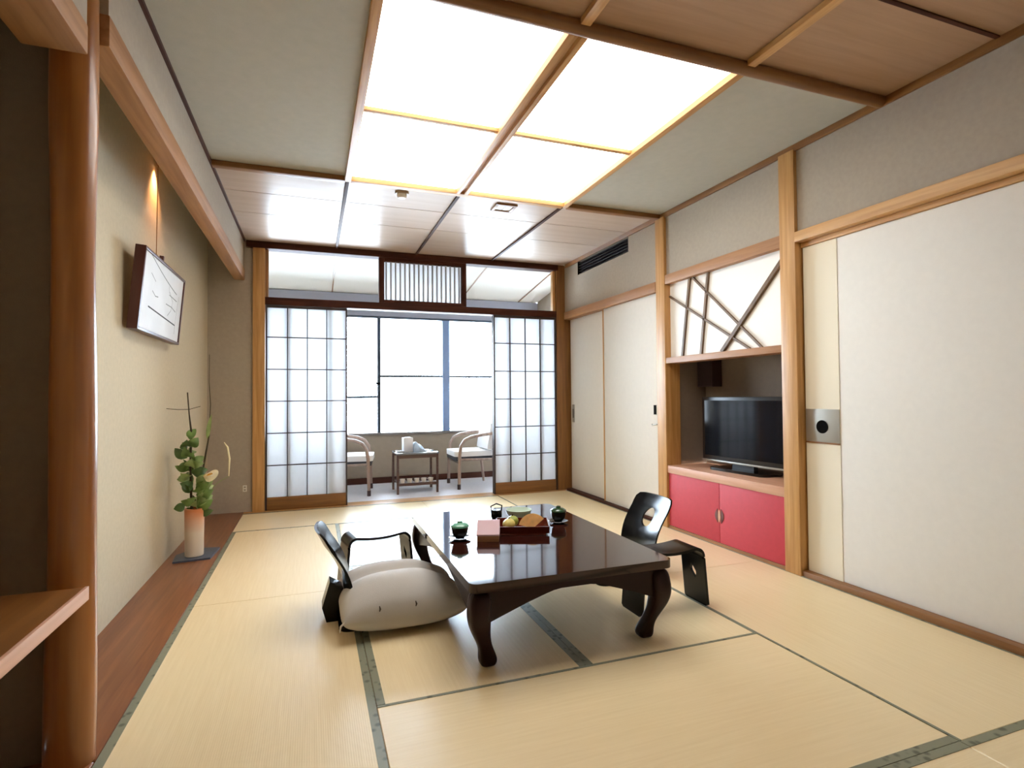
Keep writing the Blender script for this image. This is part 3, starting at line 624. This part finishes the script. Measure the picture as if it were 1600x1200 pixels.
# ================================================================== LEGLESS CHAIRS, ARM RESTS, CUSHION
def zaisu(label, loc, rz):
    z = thing('legless_chair', label, 'chair', loc, rz, 'legless floor chairs at the low table')
    # seat board (front towards +x)
    prism('seat', rrect(0.215, 0.20, 0.05, 5), 'z', 0.0, 0.014, BLACK, z, (0.215, 0, 0), 0.003)
    outl = []
    raw = rrect(0.188, 0.215, 0.042, 6)
    raw = [(p[0]*(1.0-0.05*max(0, -p[1]/0.215)**2), p[1]) for p in raw]
    oc = (0.0, 0.085)
    outer = resample([(p[0]-oc[0], p[1]-oc[1]) for p in raw], 48); inner = [(0.054*math.cos(2*math.pi*k/48), 0.054*math.sin(2*math.pi*k/48)) for k in range(48)]
    def fm(u, v, th):
        s_ = u+oc[0]; t = (v+oc[1]+0.215)/0.43
        x = 0.02+0.03*math.sin(math.pi*min(t*1.2, 1))-0.115*max(t, 0)**2.2+0.85*s_*s_
        return Vector((x-th, s_, 0.012+0.435*t))
    sheet_with_hole('backrest', outer, inner, fm, 0.012, BLACK, z, 8)
    # rear prop joining backrest and floor
    prism('rear_prop', [(0.02, 0.0), (-0.05, 0.0), (-0.07, 0.07), (-0.035, 0.19), (0.03, 0.15), (0.028, 0.09)], 'y', -0.05, 0.05, BLACK, z, (-0.002, 0, 0), 0.003)
    return z
zaisu('black bentwood legless chair with round hole on the right of the low table', (1.955, 2.965, 0), math.pi)
zaisu('black bentwood legless chair behind the plump grey cushion', (0.115, 2.86, 0), 0)
def armrest(label, loc, rz=0):
    a = thing('arm_rest', label, 'arm rest', loc, rz, 'bent board arm rests beside the floor chairs')
    hw, H_, r = 0.09, 0.305, 0.05; th = 0.014
    # top board with rounded corners, running along x
    path = []
    xt, xb = 0.180, 0.203
    for k in range(7):
        an = math.pi-k*math.pi/12; path.append((-xt+r+r*math.cos(an), H_-r+r*math.sin(an)))
    for k in range(1, 8): t = k/8; path.append((-xt+r+(2*xt-2*r)*t, H_-0.012*math.sin(math.pi*t)))
    for k in range(7):
        an = math.pi/2-k*math.pi/12; path.append((xt-r+r*math.cos(an), H_-r+r*math.sin(an)))
    bm = bmesh.new(); L = []
    for i, p in enumerate(path):
        q0, q1 = path[max(i-1, 0)], path[min(i+1, len(path)-1)]; d = Vector((q1[0]-q0[0], q1[1]-q0[1])).normalized(); nn = Vector((-d.y, d.x))
        L.append([bm.verts.new((p[0]-nn.x*t, y, p[1]-nn.y*t)) for t, y in ((0, -hw), (0, hw), (th, hw), (th, -hw))])
    for a_, b_ in zip(L, L[1:]):
        for k in range(4): bm.faces.new((a_[k], a_[(k+1) % 4], b_[(k+1) % 4], b_[k]))
    bm.faces.new(L[0]); bm.faces.new(L[-1][::-1]); link('top_board', bm, BLACK, a, smooth=40)
    hl = (H_-r)/2
    outer = resample(rrect(hw, hl, 0.004, 2), 48)
    inner = []
    for k in range(48):
        an = 2*math.pi*k/48; c_, s_ = math.cos(an), math.sin(an); inner.append((0.024*c_*(1-abs(s_)**1.5*0.75), 0.036*s_))
    inner = [(p[0]*0.9+p[1]*0.35, p[1]) for p in inner]
    inner = [(p[0], p[1]+0.035) for p in inner]
    for sd_ in (-1, 1):
        def fm(u, v, t_, sd_=sd_): return Vector((sd_*(xb-(xb-xt)*(v+hl)/(2*hl)-t_), u, v+hl))
        sheet_with_hole('leg', outer, inner, fm, th, BLACK, a, 3)
    return a
armrest('black bent board arm rest with leaf shaped hole by the right table leg', (1.697, 2.405, 0))
armrest('black bent board arm rest standing behind the plump grey cushion', (0.345, 3.27, 0), math.radians(10))
# cushion
cu = thing('floor_cushion', 'plump grey floor cushion on the left of the low table', 'cushion', (0.405, 2.80, 0.016))
def cush(u, v, side):
    f = max(0.0, (1-abs(u)**2.7))**0.5*max(0.0, (1-abs(v)**2.7))**0.5
    cn = 1-0.05*(abs(u)*abs(v))**4
    if side == 1: z = 0.075+0.145*f-0.030*math.exp(-((v-0.05)/0.16)**2)*f+0.015*f*math.exp(-((v+0.55)/0.35)**2)-0.025*math.exp(-((u-0.75)/0.3)**2)*f
    else: z = 0.075-0.073*min(1, f*1.4)
    return u*HXc*(cn-0.02*(1-v*v)*abs(u)**6), v*HYc*(cn-0.02*(1-u*u)*abs(v)**6), z
bm = bmesh.new(); G = 28; HXc, HYc = 0.298, 0.30; grid = {}
for side in (1, -1):
    for i in range(G+1):
        for j in range(G+1):
            if side == -1 and (i in (0, G) or j in (0, G)): grid[(side, i, j)] = grid[(1, i, j)]; continue
            u, v = -1+2*i/G, -1+2*j/G
            x, y, z = cush(u, v, side)
            grid[(side, i, j)] = bm.verts.new((x, y, z))
for side in (1, -1):
    for i in range(G):
        for j in range(G):
            q = [grid[(side, i, j)], grid[(side, i+1, j)], grid[(side, i+1, j+1)], grid[(side, i, j+1)]]; bm.faces.new(q)
cs = link('cover', bm, plain('cushion_cloth', srgb(192, 188, 182), 0.85, bump=0.4, bscale=300, var=0.04, vscale=8), cu, smooth=True)
md = cs.modifiers.new('sub', 'SUBSURF'); md.levels = 1; md.render_levels = 2
tube('corner_tassel', [(-0.270, -0.272, 0.080), (-0.290, -0.292, 0.074), (-0.294, -0.297, 0.050)], [0.006, 0.004, 0.003], plain('tassel', srgb(196, 184, 166), 0.8), cu, 8)
TUFT = plain('tuft_thread', srgb(70, 62, 54), 0.8)
for u in (-0.42, 0.12):
    p = Vector(cush(u, -0.955, 1)); tube('tuft', [p+Vector((0, 0.002, 0.012)), p+Vector((0.003, -0.004, 0)), p+Vector((0, -0.004, -0.010))], [0.002, 0.004, 0.002], TUFT, cu, 8)

# ================================================================== THINGS ON THE LOW TABLE
CUPG = plain('dark_green_glaze', srgb(20, 36, 30), 0.15, coat=0.5); LID = plain('green_lid_glaze', srgb(104, 170, 144), 0.2, coat=0.4); LID2 = plain('deep_green_lid_glaze', srgb(36, 74, 46), 0.15, coat=0.5); SAUC = plain('black_saucer', srgb(20, 20, 24), 0.12)
def cup(label, x, y, lidm):
    c_ = thing('tea_cup', label, 'tea cup', (x, y, TZ), 0, 'lidded tea cups on the low table')
    lathe('saucer', [(0.001, 0), (0.030, 0), (0.034, 0.004), (0.056, 0.012), (0.054, 0.014), (0.03, 0.008), (0.001, 0.008)], SAUC, c_)
    lathe('bowl', [(0.001, 0.009), (0.022, 0.009), (0.024, 0.014), (0.038, 0.03), (0.044, 0.062), (0.042, 0.064), (0.036, 0.032), (0.001, 0.02)], CUPG, c_)
    lathe('lid', [(0.040, 0.0635), (0.046, 0.066), (0.044, 0.074), (0.030, 0.083), (0.014, 0.086), (0.013, 0.094), (0.010, 0.095), (0.001, 0.093)], lidm, c_)
cup('lidded green tea cup on saucer near the left edge of the low table', 0.70, 2.72, LID)
cup('lidded dark green tea cup on saucer near the right edge of the low table', 1.315, 2.87, LID2)
bx = thing('wooden_sweet_box', 'small wooden box with a sloping mauve lid on the low table', 'box', (0.835, 2.67, TZ), math.radians(-20))
box('body', (-0.055, -0.05, 0), (0.055, 0.05, 0.028), wood('box_wood', srgb(150, 104, 70), srgb(184, 136, 96), 'x', 0.4), bx, 0.002)
prism('lid', [(-0.052, 0.0285), (0.052, 0.0285), (0.052, 0.088), (0.040, 0.088), (-0.052, 0.036)], 'x', -0.057, 0.057, plain('mauve_lid', srgb(196, 164, 170), 0.5), bx, bev=0.002)
TRW = plain('red_brown_lacquer_tray', srgb(92, 30, 18), 0.15, coat=0.4)
ty = thing('lacquer_tray', 'red brown lacquer tray holding sweets on the low table', 'tray', (1.06, 2.78, TZ), math.radians(-20))
prism('base', rrect(0.125, 0.10, 0.02, 4), 'z', 0.0, 0.008, TRW, ty)
for s in (-1, 1):
    prism('side_wall', [(s*0.100, 0.008), (s*0.112, 0.045), (s*0.105, 0.045), (s*0.092, 0.008)], 'x', -0.14, 0.14, TRW, ty)
    prism('end_wall', [(s*0.125, 0.008), (s*0.143, 0.045), (s*0.136, 0.045), (s*0.117, 0.008)], 'y', -0.092, 0.092, TRW, ty)
# fan shaped cracker standing in the tray, fruit and wrapped sweets
ck = prism('fan_cracker', [(0, 0)]+[(0.078*math.cos(a), 0.078*math.sin(a)) for a in [math.radians(40+k*12.5) for k in range(11)]], 'y', -0.006, 0.006, plain('orange_cracker', srgb(232, 180, 110), 0.7, var=0.12, vscale=40), None, (1.115, 2.762, TZ+0.010), 0.002)
ck.rotation_euler = (math.radians(-18), 0, math.radians(-20)); tag(ck, 'orange fan shaped cracker standing in the lacquer tray', 'cracker')
for i, (x, y, colr, nm) in enumerate(((0.987, 2.79, srgb(214, 196, 110), 'pale yellow'), (1.028, 2.848, srgb(150, 160, 70), 'olive green'))):
    bm = bmesh.new(); bmesh.ops.create_uvsphere(bm, u_segments=18, v_segments=12, radius=0.034)
    for v in bm.verts: v.co.z *= 0.85; v.co *= 1+0.04*math.sin(v.co.x*90+v.co.y*70)
    ft = thing('fruit', '%s fruit lying in the lacquer tray' % nm, 'fruit', (x, y, TZ+0.0385+0.0), 0)
    link('flesh', bm, plain('fruit_%d' % i, colr, 0.45, var=0.1, vscale=30), ft, smooth=True)
    tube('stem', [(0, 0, 0.026), (0.004, 0, 0.036)], 0.003, TWIG, ft, 6)
kp = thing('black_pot', 'small black pot at the back of the things on the low table', 'pot', (1.02, 3.10, TZ))
lathe('body', [(0.001, 0), (0.026, 0), (0.032, 0.012), (0.033, 0.04), (0.026, 0.052), (0.024, 0.052), (0.001, 0.050)], BLACK, kp, n=24)
tube('handle', [(-0.03, 0, 0.03), (-0.034, 0, 0.075), (0.0, 0, 0.088), (0.034, 0, 0.075), (0.03, 0, 0.03)], 0.004, BLACK, kp, 8)
gb = lathe('glass_bowl', [(0.001, 0), (0.04, 0), (0.07, 0.04), (0.076, 0.062), (0.072, 0.062), (0.064, 0.04), (0.036, 0.008), (0.001, 0.008)], plain('pale_green_glass', srgb(206, 222, 206), 0.12, coat=0.3), None, (1.13, 3.02, TZ))
tag(gb, 'pale green glass bowl behind the lacquer tray', 'bowl')

# ================================================================== VERANDA FURNITURE
vt = thing('veranda_table', 'small dark square table on the veranda between the armchairs', 'table', (1.11, 6.36, -0.002))
TW = wood('veranda_table_wood', srgb(70, 46, 40), srgb(92, 64, 54), 'x', 0.35)
box('tabletop', (-0.24, -0.20, 0.435), (0.24, 0.20, 0.455), plain('glass_like_top', srgb(120, 122, 128), 0.08), vt, 0.003)
for s in (-1, 1):
    for t in (-1, 1): box('leg', (s*0.222-0.012, t*0.182-0.012, 0.0), (s*0.222+0.012, t*0.182+0.012, 0.435), TW, vt, 0.002)
    box('apron', (-0.21, s*0.182-0.008, 0.395), (0.21, s*0.182+0.008, 0.434), TW, vt)
    box('lower_rail', (-0.21, s*0.182-0.008, 0.09), (0.21, s*0.182+0.008, 0.12), TW, vt)
for k in range(6): box('shelf_slat', (-0.21+k*0.075, -0.174, 0.10), (-0.165+k*0.075, 0.174, 0.112), TW, vt)
for k in range(5):
    cpz = lathe('stored_cup', [(0.001, 0), (0.022, 0), (0.03, 0.05), (0.028, 0.05), (0.02, 0.006), (0.001, 0.006)], plain('stored_cup_white', srgb(226, 220, 210), 0.4), None, (1.11-0.165+k*0.080, 6.22, 0.1115), 14)
    tag(cpz, ('leftmost', 'second from left', 'middle', 'second from right', 'rightmost')[k]+' of five small white cups on the lower shelf of the veranda table', 'cup', 'cups on the lower shelf of the veranda table')
tbx = thing('tissue_box', 'upright white box on the veranda table', 'box', (1.02, 6.33, 0.453), math.radians(8))
box('carton', (-0.055, -0.04, 0), (0.055, 0.04, 0.16), plain('box_white', srgb(244, 244, 246), 0.6), tbx, 0.004)
box('flap', (-0.035, -0.03, 0.16), (0.035, 0.03, 0.164), plain('box_flap', srgb(226, 226, 230), 0.6), tbx)
ds = lathe('white_dish', [(0.001, 0), (0.035, 0), (0.055, 0.018), (0.052, 0.019), (0.034, 0.006), (0.001, 0.006)], plain('dish_white', srgb(240, 240, 240), 0.3), None, (0.93, 6.27, 0.453), 20)
tag(ds, 'small white dish on the left of the veranda table', 'dish')
# folded pale blue cloth: a wedge with folds
bm = bmesh.new(); n1, n2 = 16, 8; top = []; bot = []
for i in range(n1+1):
    u = i/n1; tr_, br_ = [], []
    for j in range(n2+1):
        v = -1+2*j/n2; z = (0.11*math.sin(math.pi*min(1, u*1.3+0.22))**0.8*(1-u*0.75)+0.012*math.sin(u*17+v*2))*(1-0.5*abs(v)**3)+0.008
        tr_.append(bm.verts.new((-0.10+0.22*u, v*0.08, max(0.004, z)))); br_.append(bm.verts.new((-0.10+0.22*u, v*0.08, 0)))
    top.append(tr_); bot.append(br_)
for i in range(n1):
    for j in range(n2):
        bm.faces.new((top[i][j], top[i+1][j], top[i+1][j+1], top[i][j+1])); bm.faces.new((bot[i][j], bot[i][j+1], bot[i+1][j+1], bot[i+1][j]))
    for j in (0, n2): bm.faces.new((top[i][j], bot[i][j], bot[i+1][j], top[i+1][j]))
for i in (0, n1):
    for j in range(n2): bm.faces.new((top[i][j], bot[i][j], bot[i][j+1], top[i][j+1]))
cl_ = link('folded_cloth', bm, plain('pale_blue_cloth', srgb(186, 206, 226), 0.7, var=0.15, vscale=25), None, (1.18, 6.33, 0.453), smooth=True)
tag(cl_, 'folded pale blue cloth on the veranda table', 'cloth')
CHW = wood('chair_wood', srgb(146, 122, 108), srgb(176, 152, 136), 'z', 0.3, 1.0, 0.3)
CHC = plain('chair_cushion_white', srgb(240, 238, 236), 0.8)
def armchair(label, loc, rz):
    a = thing('veranda_armchair', label, 'armchair', loc, rz, 'wooden armchairs on the veranda')   # front towards +x
    prism('seat_cushion', rrect(0.24, 0.235, 0.05, 5), 'z', 0.375, 0.435, CHC, a, (0.0, 0, 0), 0.018)
    box('seat_frame', (-0.235, -0.235, 0.325), (0.225, 0.235, 0.374), plain('seat_underside', srgb(50, 52, 58), 0.6), a, 0.006)
    for s in (-1, 1):
        y = s*0.262
        arm = [(0.20, y, 0.0), (0.195, y, 0.25), (0.19, y, 0.40), (0.175, y, 0.50), (0.13, y, 0.57), (0.05, y, 0.605), (-0.08, y, 0.625), (-0.22, y, 0.64), (-0.30, y, 0.63)]
        tube('arm', arm, [0.017, 0.019, 0.019, 0.019, 0.019, 0.019, 0.019, 0.018, 0.017], CHW, a, 10)
        tube('rear_leg', [(-0.26, y, 0.0), (-0.22, y, 0.33), (-0.27, y, 0.60), (-0.32, y, 0.78)], [0.015, 0.018, 0.017, 0.015], CHW, a, 10)
        tube('side_rail', [(0.19, y, 0.345), (-0.22, y, 0.335)], 0.013, CHW, a, 8)
        tube('foot_cap', [(0.20, y, 0.0), (0.20, y, 0.06)], 0.0205, plain('foot_dark', srgb(58, 36, 34), 0.4), a, 10)
    tube('front_rail', [(0.193, -0.262, 0.30), (0.193, 0.262, 0.30)], 0.012, CHW, a, 8)
    bk = prism('back_cushion', [(-0.215, 0.44), (-0.155, 0.45), (-0.205, 0.75), (-0.235, 0.78), (-0.275, 0.77), (-0.265, 0.62)], 'y', -0.225, 0.225, CHC, a, (0, 0, 0), 0.015)
    tube('top_rail', [(-0.305, -0.262, 0.74), (-0.33, 0, 0.745), (-0.305, 0.262, 0.74)], 0.014, CHW, a, 8)
armchair('wooden veranda armchair with white cushions half hidden by the left shoji', (0.42, 6.50, -0.002), math.radians(-8))
armchair('wooden veranda armchair with white cushions half hidden by the right shoji', (1.80, 6.50, -0.002), math.pi)
# treetops outside, below the veranda window
TG = plain('hazy_foliage', srgb(120, 126, 112), 0.9, var=0.4, vscale=7)
TK = plain('tree_bark', srgb(90, 76, 62), 0.9)
for i, (x, y, zt, r_, lab) in enumerate(((3.0, 10.6, 0.62, 0.62, 'hazy treetop outside the window behind the right armchair'), (4.3, 11.2, 0.60, 0.75, 'hazy treetop outside the window at the far right'), (1.9, 11.5, 0.42, 0.55, 'low hazy treetop outside the window behind the blue grey column'))):
    t = thing('tree', lab, 'tree', (x, y, -2.5))
    tube('trunk', [(0, 0, 0), (0.03, 0, 1.2), (0, 0, zt+2.5-r_)], [0.10, 0.08, 0.04], TK, t, 8)
    bm = bmesh.new(); rnd = random.Random(i)
    for k in range(420):
        d = Vector((rnd.gauss(0, 1), rnd.gauss(0, 1), rnd.gauss(0, 1))).normalized()*r_*rnd.uniform(0.55, 1.0)
        c_ = Vector((0, 0, zt+2.5-r_))+Vector((d.x, d.y, d.z)); a = Vector((rnd.gauss(0, 1), rnd.gauss(0, 1), rnd.gauss(0, 1))).normalized()*0.07; b_ = a.orthogonal().normalized()*0.045
        bm.faces.new([bm.verts.new(c_+a), bm.verts.new(c_+b_), bm.verts.new(c_-a), bm.verts.new(c_-b_)])
    fo = link('foliage', bm, TG, t); fo['kind'] = 'stuff'
